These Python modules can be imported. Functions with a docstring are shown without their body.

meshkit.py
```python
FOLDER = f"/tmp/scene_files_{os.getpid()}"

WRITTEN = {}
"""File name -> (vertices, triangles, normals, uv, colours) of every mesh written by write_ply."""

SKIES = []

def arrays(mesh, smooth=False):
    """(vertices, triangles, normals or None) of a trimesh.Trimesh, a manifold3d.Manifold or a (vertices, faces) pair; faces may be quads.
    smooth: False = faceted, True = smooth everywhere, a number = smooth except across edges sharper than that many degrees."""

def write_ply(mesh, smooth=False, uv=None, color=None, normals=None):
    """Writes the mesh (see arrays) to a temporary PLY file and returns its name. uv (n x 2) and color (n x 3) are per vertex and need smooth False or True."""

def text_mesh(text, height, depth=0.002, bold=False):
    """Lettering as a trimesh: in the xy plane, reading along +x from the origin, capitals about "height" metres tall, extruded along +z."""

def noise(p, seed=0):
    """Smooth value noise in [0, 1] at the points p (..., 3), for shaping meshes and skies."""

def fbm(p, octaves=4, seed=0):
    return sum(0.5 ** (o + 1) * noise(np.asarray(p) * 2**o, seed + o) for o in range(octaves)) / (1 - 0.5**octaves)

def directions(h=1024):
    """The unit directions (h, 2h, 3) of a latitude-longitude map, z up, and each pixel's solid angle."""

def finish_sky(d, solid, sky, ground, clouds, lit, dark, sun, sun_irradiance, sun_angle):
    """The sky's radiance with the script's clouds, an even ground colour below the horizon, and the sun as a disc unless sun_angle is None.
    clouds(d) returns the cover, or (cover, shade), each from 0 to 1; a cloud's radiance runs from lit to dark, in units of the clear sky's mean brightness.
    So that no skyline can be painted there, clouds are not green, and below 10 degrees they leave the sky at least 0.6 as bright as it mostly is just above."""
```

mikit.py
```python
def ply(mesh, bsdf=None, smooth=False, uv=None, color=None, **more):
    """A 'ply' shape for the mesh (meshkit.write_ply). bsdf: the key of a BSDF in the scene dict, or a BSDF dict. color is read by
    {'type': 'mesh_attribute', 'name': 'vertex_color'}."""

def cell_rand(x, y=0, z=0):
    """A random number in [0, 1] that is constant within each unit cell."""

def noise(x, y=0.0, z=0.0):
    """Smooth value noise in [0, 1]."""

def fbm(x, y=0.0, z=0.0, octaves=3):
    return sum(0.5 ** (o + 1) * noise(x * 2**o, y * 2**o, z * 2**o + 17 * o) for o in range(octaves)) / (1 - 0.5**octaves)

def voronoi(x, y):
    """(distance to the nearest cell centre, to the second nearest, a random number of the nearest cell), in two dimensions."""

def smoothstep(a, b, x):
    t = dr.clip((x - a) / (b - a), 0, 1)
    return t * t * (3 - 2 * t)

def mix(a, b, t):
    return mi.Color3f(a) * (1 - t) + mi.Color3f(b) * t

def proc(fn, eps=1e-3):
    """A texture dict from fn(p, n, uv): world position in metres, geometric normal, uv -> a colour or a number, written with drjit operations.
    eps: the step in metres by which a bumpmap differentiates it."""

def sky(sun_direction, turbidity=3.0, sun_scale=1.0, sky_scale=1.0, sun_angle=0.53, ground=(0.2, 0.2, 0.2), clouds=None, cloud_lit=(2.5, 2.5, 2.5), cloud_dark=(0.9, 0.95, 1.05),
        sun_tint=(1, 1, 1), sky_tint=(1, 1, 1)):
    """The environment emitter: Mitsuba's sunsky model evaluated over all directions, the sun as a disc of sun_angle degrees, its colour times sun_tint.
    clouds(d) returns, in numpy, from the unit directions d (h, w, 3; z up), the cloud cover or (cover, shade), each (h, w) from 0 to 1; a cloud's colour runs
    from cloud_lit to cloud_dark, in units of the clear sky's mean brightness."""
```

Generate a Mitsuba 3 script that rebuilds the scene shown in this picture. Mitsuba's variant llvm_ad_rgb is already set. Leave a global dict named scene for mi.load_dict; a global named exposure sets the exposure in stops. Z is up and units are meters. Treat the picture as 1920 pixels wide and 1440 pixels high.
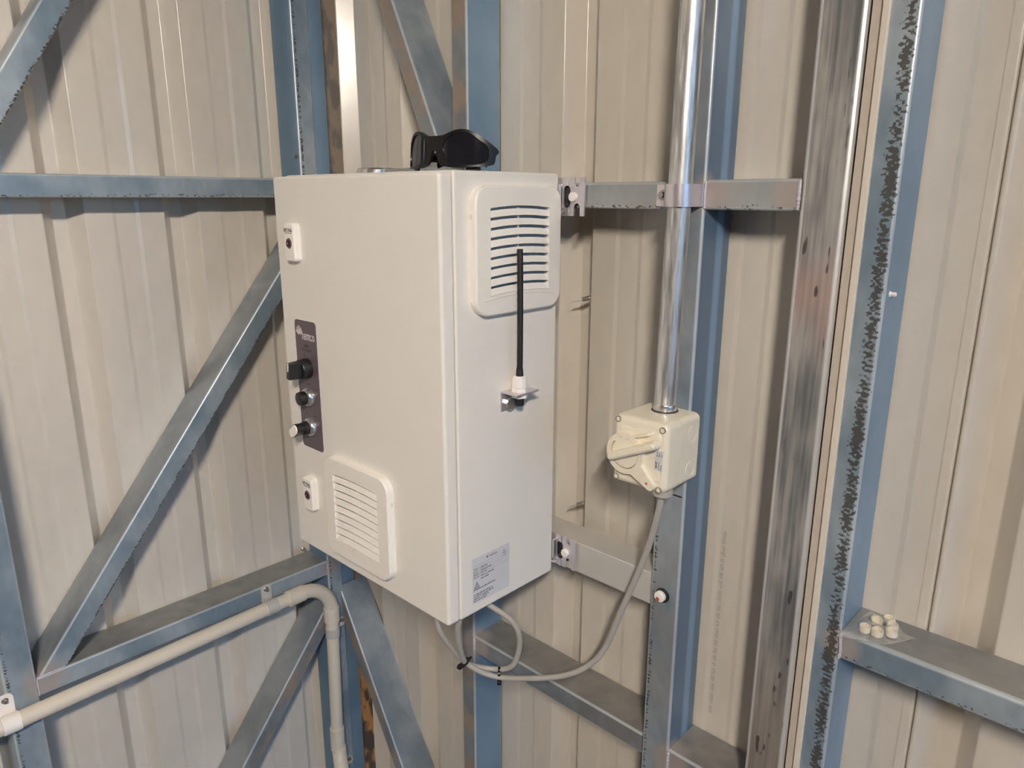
import math, random
import numpy as np, trimesh, drjit as dr, mitsuba as mi
import mikit, meshkit
from mikit import proc, noise, fbm, smoothstep, mix
from shapely.geometry import Polygon, Point, box as sbox
from shapely.ops import unary_union
from shapely import affinity

random.seed(7)
rng = np.random.default_rng(7)
T = mi.ScalarTransform4f
scene, labels = {}, {}
V = lambda *a: np.array(a, float)

# ------------------------------------------------------------------ camera, sky, lamp, exposure
# World: the shed corner is the z axis; right wall = plane y=0 (x>0), left wall = plane x=0 (y<0); floor z=0.
F_PX, YAW, PITCH, ROLL = 1358.62, math.radians(43.444), math.radians(14.485), math.radians(0.124)
CAM = V(1.366, -0.876, 1.600)
_f = V(-math.sin(YAW) * math.cos(PITCH), math.cos(YAW) * math.cos(PITCH), -math.sin(PITCH))
_r = np.cross(_f, [0, 0, 1.0]); _r /= np.linalg.norm(_r)
_u = np.cross(_r, _f)
_up = -math.sin(ROLL) * _r + math.cos(ROLL) * _u
scene['camera'] = {'type': 'perspective', 'fov_axis': 'x', 'fov': math.degrees(2 * math.atan(960 / F_PX)),
                   'near_clip': 0.02, 'far_clip': 100.0,
                   'to_world': T().look_at(origin=CAM.tolist(), target=(CAM + _f).tolist(), up=_up.tolist())}
exposure = 2.6
SKY_SCALE = 2.3
LAMP = (114.0, 102.5, 90.5)
scene['sky'] = mikit.sky((-0.7, -0.35, 0.6), turbidity=2.6, sun_scale=0.0, sky_scale=SKY_SCALE, ground=(0.16, 0.17, 0.18), sky_tint=(0.72, 0.98, 1.27))
LAMP_C, LAMP_D, LAMP_L = V(1.98, -1.52, 2.27), V(-0.30, 0.954, 0.0), 0.52     # batten light behind the photographer

# ------------------------------------------------------------------ helpers
def key_for(name, parent=None):
    base = (parent + '__' + name) if parent else name
    k, i = base, 0
    taken = lambda q: q in labels or q in scene or any(s.startswith(q + '__') for s in scene)
    while taken(k):
        i += 1
        k = '%s_%03d' % (base, i)
    return k

def thing(name, label, cat, group=None):
    k = key_for(name)
    labels[k] = {'label': label, 'category': cat}
    if group: labels[k]['group'] = group
    return k

def add(name, mesh, mat, parent=None, smooth=30, label=None, cat=None, group=None, kind=None, uv=None, **kw):
    k = key_for(name, parent)
    scene[k] = mikit.ply(mesh, mat, smooth=smooth, uv=uv, **kw)
    d = {}
    if label: d['label'] = label
    if cat: d['category'] = cat
    if group: d['group'] = group
    if kind: d['kind'] = kind
    if d: labels[k] = d
    return k

def cat_(*ms):
    return trimesh.util.concatenate([m for m in ms])

def frame_mat(o, ex, ey, ez):
    M = np.eye(4); M[:3, 0], M[:3, 1], M[:3, 2], M[:3, 3] = ex, ey, ez, o
    return M

def put(m, o, ex, ey, ez):
    m = m.copy(); m.apply_transform(frame_mat(o, ex, ey, ez)); return m

X, Y, Z = V(1, 0, 0), V(0, 1, 0), V(0, 0, 1)
# local frames on faces: ex to the right of a viewer facing the face, ey up, ez out of the face
def on_front(m, x, z, y): return put(m, V(x, y, z), X, Z, -Y)          # faces -y
def on_side(m, y, z, x): return put(m, V(x, y, z), Y, Z, X)            # faces +x

def box(x0, x1, y0, y1, z0, z1, r=0.0, seg=3):
    c = V((x0 + x1) / 2, (y0 + y1) / 2, (z0 + z1) / 2); s = V(abs(x1 - x0), abs(y1 - y0), abs(z1 - z0))
    if r <= 0:
        m = trimesh.creation.box(s)
    else:
        ball = trimesh.creation.uv_sphere(r, count=[2 * seg + 1, 4 * seg]).vertices
        h = s / 2 - r
        pts = np.vstack([ball + V(a, b, d) * h for a in (-1, 1) for b in (-1, 1) for d in (-1, 1)])
        m = trimesh.convex.convex_hull(pts)
    m.apply_translation(c); return m

def rring(w, h, r, n=6):
    out = []
    r = min(r, w / 2 - 1e-5, h / 2 - 1e-5)
    for (cx, cy, a0) in ((w / 2 - r, h / 2 - r, 0), (-w / 2 + r, h / 2 - r, 90), (-w / 2 + r, -h / 2 + r, 180), (w / 2 - r, -h / 2 + r, 270)):
        for i in range(n + 1):
            a = math.radians(a0 + 90 * i / n)
            out.append((cx + r * math.cos(a), cy + r * math.sin(a)))
    return np.array(out)

def loft(rings):
    """rings: list of (2d ring, z); same vertex count; closed solid (convex caps)."""
    n = len(rings[0][0]); v, f = [], []
    for p, z in rings: v += [(a, b, z) for a, b in p]
    for k in range(len(rings) - 1):
        for i in range(n):
            a, b = k * n + i, k * n + (i + 1) % n
            f += [(a, b, b + n), (a, b + n, a + n)]
    c0, c1 = len(v), len(v) + 1
    v += [(*np.mean(rings[0][0], 0), rings[0][1]), (*np.mean(rings[-1][0], 0), rings[-1][1])]
    m = (len(rings) - 1) * n
    for i in range(n):
        f += [(c0, (i + 1) % n, i), (c1, m + i, m + (i + 1) % n)]
    return trimesh.Trimesh(np.array(v), np.array(f), process=False)

def rplate(w, h, r, t, bev=0.001, n=6, nb=3):
    rings = [(rring(w, h, r, n), 0.0)]
    for i in range(nb + 1):
        a = math.pi / 2 * i / nb
        d = bev * (1 - math.cos(a))
        rings.append((rring(w - 2 * d, h - 2 * d, max(r - d, 1e-4), n), t - bev + bev * math.sin(a)))
    return loft(rings)

def lathe(profile, n=28):
    """profile [(r, z)] from the bottom up, around z; closed where r = 0."""
    v, f = [], []
    for r, z in profile:
        for i in range(n):
            a = 2 * math.pi * i / n; v.append((r * math.cos(a), r * math.sin(a), z))
    for k in range(len(profile) - 1):
        for i in range(n):
            a, b = k * n + i, k * n + (i + 1) % n
            f += [(a, b, b + n), (a, b + n, a + n)]
    m = trimesh.Trimesh(np.array(v), np.array(f), process=False)
    m.merge_vertices(); m.update_faces(m.nondegenerate_faces()); return m

def disc(r, t, bev=0.0008, n=28):
    return lathe([(0, 0), (r, 0), (r, t - bev), (r - bev, t), (0, t)], n)

def hexa(r, t): 
    m = disc(r, t, 0.0006, 6); return m

def sweep(pts, rad, n=12, caps=True):
    p = np.asarray(pts, float); rad = np.broadcast_to(rad, (len(p),))
    t = np.gradient(p, axis=0); t /= np.linalg.norm(t, axis=1, keepdims=True)
    a = np.cross(t[0], [0.3, 0.2, 0.93]); a /= np.linalg.norm(a)
    v, f = [], []
    for k in range(len(p)):
        a = a - t[k] * (a @ t[k]); a /= np.linalg.norm(a); b = np.cross(t[k], a)
        for i in range(n):
            q = 2 * math.pi * i / n; v.append(p[k] + rad[k] * (math.cos(q) * a + math.sin(q) * b))
    for k in range(len(p) - 1):
        for i in range(n):
            x, y = k * n + i, k * n + (i + 1) % n
            f += [(x, y, y + n), (x, y + n, x + n)]
    if caps:
        v += [p[0], p[-1]]; c = len(v); m = (len(p) - 1) * n
        for i in range(n): f += [(c - 2, (i + 1) % n, i), (c - 1, m + i, m + (i + 1) % n)]
    return trimesh.Trimesh(np.array(v), np.array(f), process=False)

def spline(pts, n=80):
    from scipy.interpolate import CubicSpline
    p = np.asarray(pts, float)
    s = np.concatenate([[0], np.cumsum(np.linalg.norm(np.diff(p, axis=0), axis=1))])
    return CubicSpline(s, p)(np.linspace(0, s[-1], n))

def ext(poly, t):
    return cat_(*[trimesh.creation.extrude_polygon(g, t) for g in getattr(poly, 'geoms', [poly])])

def text(s, h, t=0.0002, centre=True, bold=False):
    m = meshkit.text_mesh(s, h, t, bold)
    if centre:
        b = m.bounds; m.apply_translation([-(b[0][0] + b[1][0]) / 2, -(b[0][1] + b[1][1]) / 2, 0])
    return m

def dashes(w, h, seed, lo=0.6, hi=1.6, t=0.0002):
    """one line of print too small to read: a row of word-long strokes"""
    g = random.Random(seed); x, ms = 0.0, []
    while x < w - h:
        l = min(g.uniform(lo, hi) * h * 2.2, w - x)
        n = max(1, int(l / (h * 0.55)))
        for i in range(n):
            hh = h * g.uniform(0.6, 1.0)
            ms.append(box(x + i * h * 0.55, x + i * h * 0.55 + h * 0.36, 0, hh, 0, t))
        x += n * h * 0.55 + h * 0.45
    return cat_(*ms)

# ------------------------------------------------------------------ materials
def two(b): return {'type': 'twosided', 'bsdf': b}
def rgb(*c): return {'type': 'rgb', 'value': list(c)}
def mat(key, col, rough=0.5, metal=0.0, spec=0.5, **kw):
    scene[key] = two({'type': 'principled', 'base_color': col if isinstance(col, dict) else rgb(*col), 'roughness': rough, 'metallic': metal, 'specular': spec, **kw})
    return key

def clad_fn(p, n, uv):
    a = fbm(p.x * 5 + 3, p.y * 5, p.z * 1.3, 3)
    b = noise(p.x * 90, p.y * 90, p.z * 30)
    return mix((0.515, 0.467, 0.400), (0.59, 0.54, 0.470), a) * (0.97 + 0.05 * b)
mat('mat_cladding', proc(clad_fn), 0.25, 0.0, 0.6)
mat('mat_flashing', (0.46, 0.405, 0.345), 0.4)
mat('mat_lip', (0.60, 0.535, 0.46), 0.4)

# painted hollow sections. uv.x: 0-4 around the section, uv.y: metres along it + 10 * kind
KINDS = [  # speck line at u, half width, strength | rust/brown tint on u-range face, amount
    (9.0, 0.10, 0.0, 9, 0.0),    # 0 plain
    (3.76, 0.42, 1.0, 9, 0.0),  # 1 mould stripe near right edge of front (-y) face
    (0.94, 0.20, 0.52, 9, 0.0),  # 2 specks along lower edge of front face
    (9.0, 0.10, 0.0, 3, 0.85),   # 3 brown weathered -y face (vertical)
    (9.0, 0.10, 0.0, 0, 0.80),   # 4 brown weathered front face (brace on right wall)
    (0.98, 0.16, 0.85, 9, 0.0),   # 5 ragged dark lower edge
    (0.13, 0.12, 0.80, 9, 0.0),  # 6 specks at left edge of +x front face (vertical on the left wall)
    (3.12, 0.12, 0.7, 3, 0.30),   # 7 specks at left edge of -y face
    (9.0, 0.10, 0.0, 8, 0.80),
    (0.94, 0.20, 0.56, 0, 0.60), # 9 specks along the lower edge and a warm film on the front
    (9.0, 0.10, 0.0, 9, 0.0),    # 10 deep blue +x face
    (0.16, 0.15, 0.85, 9, 0.0),  # 11 specks at left of the +x front face, deep blue -y face
    # 8 dark brown grey all over
]
def _pick(k, j):
    r = mi.Float(KINDS[0][j])
    for i in range(1, len(KINDS)): r = dr.select(k == i, KINDS[i][j], r)
    return r
def steel_fn(p, n, uv):
    k = dr.floor(uv.y / 10 + 1e-4); u = uv.x
    a = fbm(p.x * 14, p.y * 14, p.z * 9, 4)
    s = noise(p.x * 160, p.y * 160, p.z * 60)
    c = mix((0.185, 0.248, 0.303), (0.325, 0.378, 0.417), smoothstep(0.3, 0.72, a)) * (0.93 + 0.14 * s)
    # kind 7: the fresher, bluer side face with a pale painted reflection streak
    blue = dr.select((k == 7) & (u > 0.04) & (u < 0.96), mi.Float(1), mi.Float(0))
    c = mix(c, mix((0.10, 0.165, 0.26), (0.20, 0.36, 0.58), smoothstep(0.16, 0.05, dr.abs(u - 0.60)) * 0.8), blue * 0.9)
    sd = dr.select((((k == 1) | (k == 3) | (k == 10)) & (u > 0.04) & (u < 0.96)) | ((k == 11) & (u > 3.04) & (u < 3.96)), mi.Float(1), mi.Float(0))
    c = mix(c, mix((0.12, 0.21, 0.32), (0.20, 0.315, 0.43), a), sd * 0.9)
    ru, ra = _pick(k, 3), _pick(k, 4)
    face = dr.select(ru == 8, mi.Float(1), dr.select((u > ru - 0.06) & (u < ru + 1.0), mi.Float(1), mi.Float(0)))
    rn = smoothstep(0.33, 0.62, fbm(p.x * 22 + 5, p.y * 22, p.z * 16, 4))
    tint = mix(mix((0.15, 0.145, 0.14), (0.33, 0.245, 0.18), rn), (0.17, 0.16, 0.15), dr.select(k == 8, mi.Float(1), mi.Float(0)))
    tint = mix(tint, (0.42, 0.375, 0.335), dr.select(k == 9, mi.Float(1), mi.Float(0)))
    c = mix(c, tint, face * ra * (0.55 + 0.45 * rn))
    # settled dust on every upward face
    dn = fbm(p.x * 45 + 2, p.y * 45, p.z * 45, 3)
    c = mix(c, mix((0.185, 0.18, 0.172), (0.30, 0.285, 0.26), dn), smoothstep(0.35, 0.8, n.z) * 0.8)
    sp = fbm(p.x * 330 + 9, p.y * 330, p.z * 360, 3)
    big = fbm(p.x * 26, p.y * 26, p.z * 26, 2)
    prox = smoothstep(1.0, 0.0, dr.abs(u - _pick(k, 0)) / _pick(k, 1)) * _pick(k, 2) * (0.55 + 0.9 * big)
    # heat tint round the welds
    ht = mi.Float(0)
    for (wx, wy, wz, wr) in ((1.134, -0.075, 1.096, 0.026), (0.075, -0.650, 0.815, 0.045), (0.928, -0.075, 1.603, 0.030), (1.025, -0.075, 1.603, 0.030), (0.075, -0.100, 0.805, 0.030), (0.518, -0.075, 0.805, 0.040), (0.925, -0.075, 0.800, 0.040)):
        q = dr.sqrt(dr.square(p.x - wx) + dr.square(p.y - wy) + dr.square(p.z - wz)) / wr
        ht = dr.maximum(ht, smoothstep(1.0, 0.45, q + 0.5 * (a - 0.5)))
    c = mix(c, (0.40, 0.335, 0.30), ht * 0.75)
    th = 0.80 - 0.46 * prox
    uf = u - dr.floor(u)
    c = mix(c, (0.55, 0.60, 0.62), smoothstep(0.085, 0.03, dr.minimum(uf, 1 - uf)) * (0.35 + 0.45 * a))   # corner highlights painted into the colour as pale worn zinc
    return mix(c, (0.055, 0.048, 0.04), smoothstep(th, th + 0.12, sp) * 0.85)
mat('mat_steel', proc(steel_fn), 0.38, 0.30, 0.5)

def galv_fn(p, n, uv):
    st = fbm(p.x * 300, p.y * 120, p.z * 8, 3)
    a = fbm(p.x * 26 + 7, p.y * 20, p.z * 9, 4)
    c = mix((0.17, 0.178, 0.19), (0.47, 0.455, 0.435), smoothstep(0.30, 0.70, 0.4 * st + 0.6 * a))
    pk = smoothstep(0.55, 0.72, fbm(p.x * 9 + 1.5, p.y * 3, p.z * 5.2 + 0.2, 3)) * smoothstep(1.35, 1.50, p.z)
    c = mix(c, (0.52, 0.36, 0.32), 0.65 * pk)
    c = mix(c, (0.36, 0.29, 0.235), smoothstep(1.15, 0.90, p.z) * 0.6)
    dk = smoothstep(0.69, 0.75, fbm(p.x * 110, p.y * 20, p.z * 22 + 4, 3))
    c = mix(c, (0.05, 0.05, 0.05), 0.8 * dk)
    uf = uv.x - dr.floor(uv.x)
    return mix(c, (0.80, 0.80, 0.79), smoothstep(0.09, 0.04, dr.minimum(uf, 1 - uf)) * 0.8)  # bright edge light painted along the corners of the post
mat('mat_galv', proc(galv_fn), 0.38, 0.55, 0.5)
def pipe_fn(p, n, uv):
    st = fbm(p.x * 320, p.y * 320, p.z * 26, 3)
    return mix((0.42, 0.42, 0.42), (0.72, 0.71, 0.69), smoothstep(0.25, 0.7, st))
mat('mat_pipe', proc(pipe_fn), 0.33, 0.75, 0.5)
def rust_fn(p, n, uv):
    a = fbm(p.x * 60, p.y * 60, p.z * 24, 4)
    low = smoothstep(0.80, 0.55, p.z)
    return mix(mix((0.16, 0.14, 0.125), (0.075, 0.06, 0.05), low), mix((0.26, 0.205, 0.16), (0.42, 0.21, 0.075), low), smoothstep(0.42, 0.60, a))
mat('mat_rust', proc(rust_fn), 0.75)
mat('mat_alu', (0.56, 0.545, 0.50), 0.42, 0.35)
mat('mat_zinc', (0.66, 0.62, 0.66), 0.28, 0.75)
mat('mat_chrome', (0.70, 0.69, 0.67), 0.22, 0.9)
mat('mat_screw', (0.40, 0.38, 0.35), 0.3, 0.85)
mat('mat_weld', (0.50, 0.47, 0.50), 0.5, 0.2)
scene['mat_cabinet'] = two({'type': 'bumpmap', 'arbitrary': proc(lambda p, n, uv: fbm(p.x * 420, p.y * 420, p.z * 420, 2), 5e-4), 'scale': 0.00012,
    'bsdf': {'type': 'principled', 'base_color': rgb(0.70, 0.665, 0.61), 'roughness': 0.42, 'specular': 0.5}})
mat('mat_grille', (0.74, 0.70, 0.64), 0.4)
mat('mat_recess', (0.30, 0.345, 0.38), 0.8)
mat('mat_black', (0.012, 0.012, 0.012), 0.35)
mat('mat_rubber', (0.010, 0.010, 0.010), 0.5)
mat('mat_panel', (0.105, 0.078, 0.090), 0.38)
mat('mat_ink', (0.035, 0.025, 0.028), 0.6)
mat('mat_print_white', (0.66, 0.60, 0.58), 0.5)
mat('mat_white', (0.78, 0.74, 0.68), 0.4)
mat('mat_maroon', (0.16, 0.06, 0.075), 0.4)
mat('mat_label', (0.56, 0.56, 0.57), 0.35)
mat('mat_cream', (0.71, 0.65, 0.525), 0.33)
mat('mat_cream_grey', (0.60, 0.56, 0.47), 0.4)
mat('mat_pvc', (0.62, 0.555, 0.455), 0.38)
mat('mat_recess_shade', (0.26, 0.235, 0.18), 0.6)
mat('mat_saddle', (0.46, 0.44, 0.41), 0.4)
mat('mat_cable', (0.37, 0.345, 0.31), 0.45)
mat('mat_gland', (0.78, 0.73, 0.68), 0.38)
mat('mat_red', (0.40, 0.10, 0.06), 0.5)
mat('mat_frame', (0.008, 0.008, 0.009), 0.30, 0.0, 0.22)
mat('mat_lens', (0.010, 0.010, 0.013), 0.05, 0.0, 0.5)
mat('mat_floor', (0.085, 0.082, 0.08), 0.7)
mat('mat_roof', (0.10, 0.098, 0.095), 0.5)
mat('mat_far_wall', (0.085, 0.082, 0.078), 0.6)  # unseen floor, roof and far walls kept dark to cut bounce light
mat('mat_lamp_body', (0.75, 0.75, 0.74), 0.5)
mat('mat_wall_ink', (0.425, 0.39, 0.345), 0.6)
scene['mat_bag'] = {'type': 'blendbsdf', 'weight': 0.07, 'a': {'type': 'thindielectric', 'int_ior': 1.45}, 'b': two({'type': 'diffuse', 'reflectance': rgb(0.80, 0.79, 0.76)})}

# ------------------------------------------------------------------ structure: room
def fillet(pts, r, n=3):
    p = [np.array(q, float) for q in pts]; out = [p[0]]
    for i in range(1, len(p) - 1):
        a, b = p[i - 1] - p[i], p[i + 1] - p[i]
        la, lb = np.linalg.norm(a), np.linalg.norm(b); a, b = a / la, b / lb
        ang = math.acos(np.clip(a @ b, -1, 1))
        if ang > math.pi - 0.03: out.append(p[i]); continue
        d = min(r / math.tan(ang / 2), la * 0.45, lb * 0.45)
        q0, q1 = p[i] + a * d, p[i] + b * d
        for k in range(n + 1):
            t = k / n
            out.append((1 - t) ** 2 * q0 + 2 * t * (1 - t) * p[i] + t * t * q1)
    return out + [p[-1]]

PITCH_R, RIB_D = 0.1905, 0.029
def rib_profile(s0, s1, first):
    """points (s, depth outward) of the cladding between s0 and s1; near rib edges at first + k * PITCH_R"""
    pts = []
    k0 = int((s0 - first) / PITCH_R) - 2
    for k in range(k0, k0 + int((s1 - s0) / PITCH_R) + 5):
        N = first + k * PITCH_R
        pts += [(N - 0.061, 0), (N - 0.041, RIB_D), (N - 0.020, RIB_D), (N, 0)]
        c = N + 0.0648
        pts += [(c - 0.0225, 0), (c - 0.0160, 0.0013), (c + 0.0160, 0.0013), (c + 0.0225, 0)]
    def dep(s):
        for (a, da), (b, db) in zip(pts, pts[1:]):
            if a <= s <= b: return da + (db - da) * (s - a) / max(b - a, 1e-9)
        return 0.0
    for gq in GROOVES:
        if s0 < gq - 0.002 and gq + 0.003 < s1 and abs(first - 0.1285) < 1e-6:
            pts = [q for q in pts if not gq - 0.003 < q[0] < gq + 0.003]
            pts += [(gq - 0.0012, 0), (gq - 0.0006, 0.005), (gq + 0.0006, 0.005), (gq + 0.0012, 0)]; pts.sort(key=lambda q: q[0])
    mid = [q for q in pts if s0 + 1e-4 < q[0] < s1 - 1e-4]
    return fillet([(s0, dep(s0))] + mid + [(s1, dep(s1))], 0.0035)

GROOVES = (1.2045,)          # open side laps on the right wall: a thin deep gap

def sheet(s0, s1, first, lift, wall, z0=0.0, z1=2.70):
    pr = rib_profile(s0, s1, first); v = []
    for z in (z0, z1):
        for s, d in pr:
            d = d - lift
            v.append((s, d, z) if wall == 'right' else (-d, -s, z))
    n = len(pr); f = []
    for i in range(n - 1): f += [(i, i + 1, i + 1 + n), (i, i + 1 + n, i + n)]
    return trimesh.Trimesh(np.array(v), np.array(f), process=False)

labels['wall_right'] = {'label': 'cream ribbed steel wall on the right, behind the mounted cabinet', 'kind': 'structure'}
labels['wall_left'] = {'label': 'cream ribbed steel wall on the left of the corner', 'kind': 'structure'}
edges = [-0.03, 0.4485, 1.2105, 1.9725, 2.7345, 3.4965, 4.2585, 5.0]
for i, (a, b) in enumerate(zip(edges, edges[1:])):
    add('cladding_sheet', sheet(a - (0.018 if i else 0), b + (0.004 if b < 5 else 0), 0.1285, 0.0 if i % 2 else 0.0012, 'right'), 'mat_cladding', 'wall_right', 40)
edges = [-0.03, 0.0865, 0.8485, 1.6105, 2.3725, 3.1345, 3.8965, 4.5]
for i, (a, b) in enumerate(zip(edges, edges[1:])):
    add('cladding_sheet', sheet(a - (0.018 if i else 0), b + (0.004 if b < 4.5 else 0), 0.1475, 0.0 if i % 2 else 0.0012, 'left'), 'mat_cladding', 'wall_left', 40)
# faint printed line running down the sheet right of the isolator's upright
pm = dashes(0.30, 0.006, 5, t=0.0001)
add('print_line', put(pm, V(0.948, -0.0001, 0.855), Z, -X, -Y), 'mat_wall_ink', 'wall_right', False, 'faint vertical line of print on the sheet')

add('floor', box(-0.1, 5.1, -4.6, 0.1, -0.1, 0.0), 'mat_floor', smooth=False, label='concrete shed floor', kind='structure')
add('ceiling', box(-0.1, 5.1, -4.6, 0.1, 2.70, 2.78), 'mat_roof', smooth=False, label='steel shed roof', kind='structure')
add('wall_back', box(-0.1, 5.1, -4.6, -4.5, 0.0, 2.70), 'mat_far_wall', smooth=False, label='unseen shed wall behind the photographer, darkened to cut bounce light', kind='structure')
wf = cat_(box(5.0, 5.08, -4.5, -2.5, 0, 2.7), box(5.0, 5.08, -2.5, 0.1, 2.4, 2.7))
add('wall_far', wf, 'mat_far_wall', smooth=False, label='shed wall with an open roller door', kind='structure')

# ------------------------------------------------------------------ hollow steel sections
def tube(p0, p1, a, wa, wb, r=0.004, n0=None, n1=None, kind=0, nc=4):
    """rounded solid section from p0 to p1 (axis through the section's centre); a = first side's direction; n0/n1 = cut-plane normals.
    Returns mesh, uv."""
    p0, p1, a = V(*p0), V(*p1), V(*a)
    d = (p1 - p0); L = np.linalg.norm(d); d /= L
    b = np.cross(d, a)
    n0 = d if n0 is None else V(*n0); n1 = d if n1 is None else V(*n1)
    ring, us = [], []
    cs = [(wa / 2 - r, -wb / 2 + r, -45 - 0), (wa / 2 - r, wb / 2 - r, 45), (-wa / 2 + r, wb / 2 - r, 135), (-wa / 2 + r, -wb / 2 + r, 225)]
    # start in the middle of corner (+a,-b)
    for ci in range(5):
        cx, cy, mid = cs[ci % 4]
        lo, hi = (0, nc) if 0 < ci < 4 else ((nc // 2, nc) if ci == 0 else (0, nc // 2))
        for i in range(lo, hi + 1):
            ang = math.radians(mid - 45 + 90 * i / nc)
            ring.append((cx + r * math.cos(ang), cy + r * math.sin(ang)))
            us.append(ci + 0.08 * (2 * i / nc - 1))
    v, uv = [], []
    for end, (pt, nn) in enumerate(((p0, n0), (p1, n1))):
        for (x, y), u in zip(ring, us):
            q = p0 + x * a + y * b
            t = ((pt - q) @ nn) / (d @ nn)
            v.append(q + t * d); uv.append((u, t + 10 * kind + 1.0))
    n = len(ring); f = []
    for i in range(n - 1): f += [(i, i + 1, i + 1 + n), (i, i + 1 + n, i + n)]
    for end in (0, 1):
        s = len(v); v += v[end * n:(end + 1) * n]; uv += uv[end * n:(end + 1) * n]
        v.append(np.mean(v[s:s + n], 0)); uv.append(uv[s]); c = len(v) - 1
        for i in range(n - 1): f.append((c, s + i + 1, s + i) if end == 0 else (c, s + i, s + i + 1))
    return trimesh.Trimesh(np.array(v), np.array(f), process=False), np.array(uv)

def steel(name, tb, label, cat, group=None, m='mat_steel'):
    mesh, uv = tb
    k = key_for(name)
    labels[k] = {'label': label, 'category': cat}
    if group: labels[k]['group'] = group
    scene[k + '__section'] = mikit.ply(mesh, m, smooth=True, uv=uv)
    return k

def bead(parent, pts, r=0.0022, m='mat_weld'):
    p = spline(pts, 24); g = np.random.default_rng(len(scene))
    add('weld_bead', sweep(p, r * (0.8 + 0.5 * g.random(24)), 8), m, parent, 40)

def vert(name, x0, x1, y0, y1, label, cat='steel upright', kind=0, z0=0.0, z1=2.70, m='mat_steel', r=0.004):
    return steel(name, tube(((x0 + x1) / 2, (y0 + y1) / 2, z0), ((x0 + x1) / 2, (y0 + y1) / 2, z1), X, x1 - x0, y1 - y0, r, kind=kind), label, cat, m=m)

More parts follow.
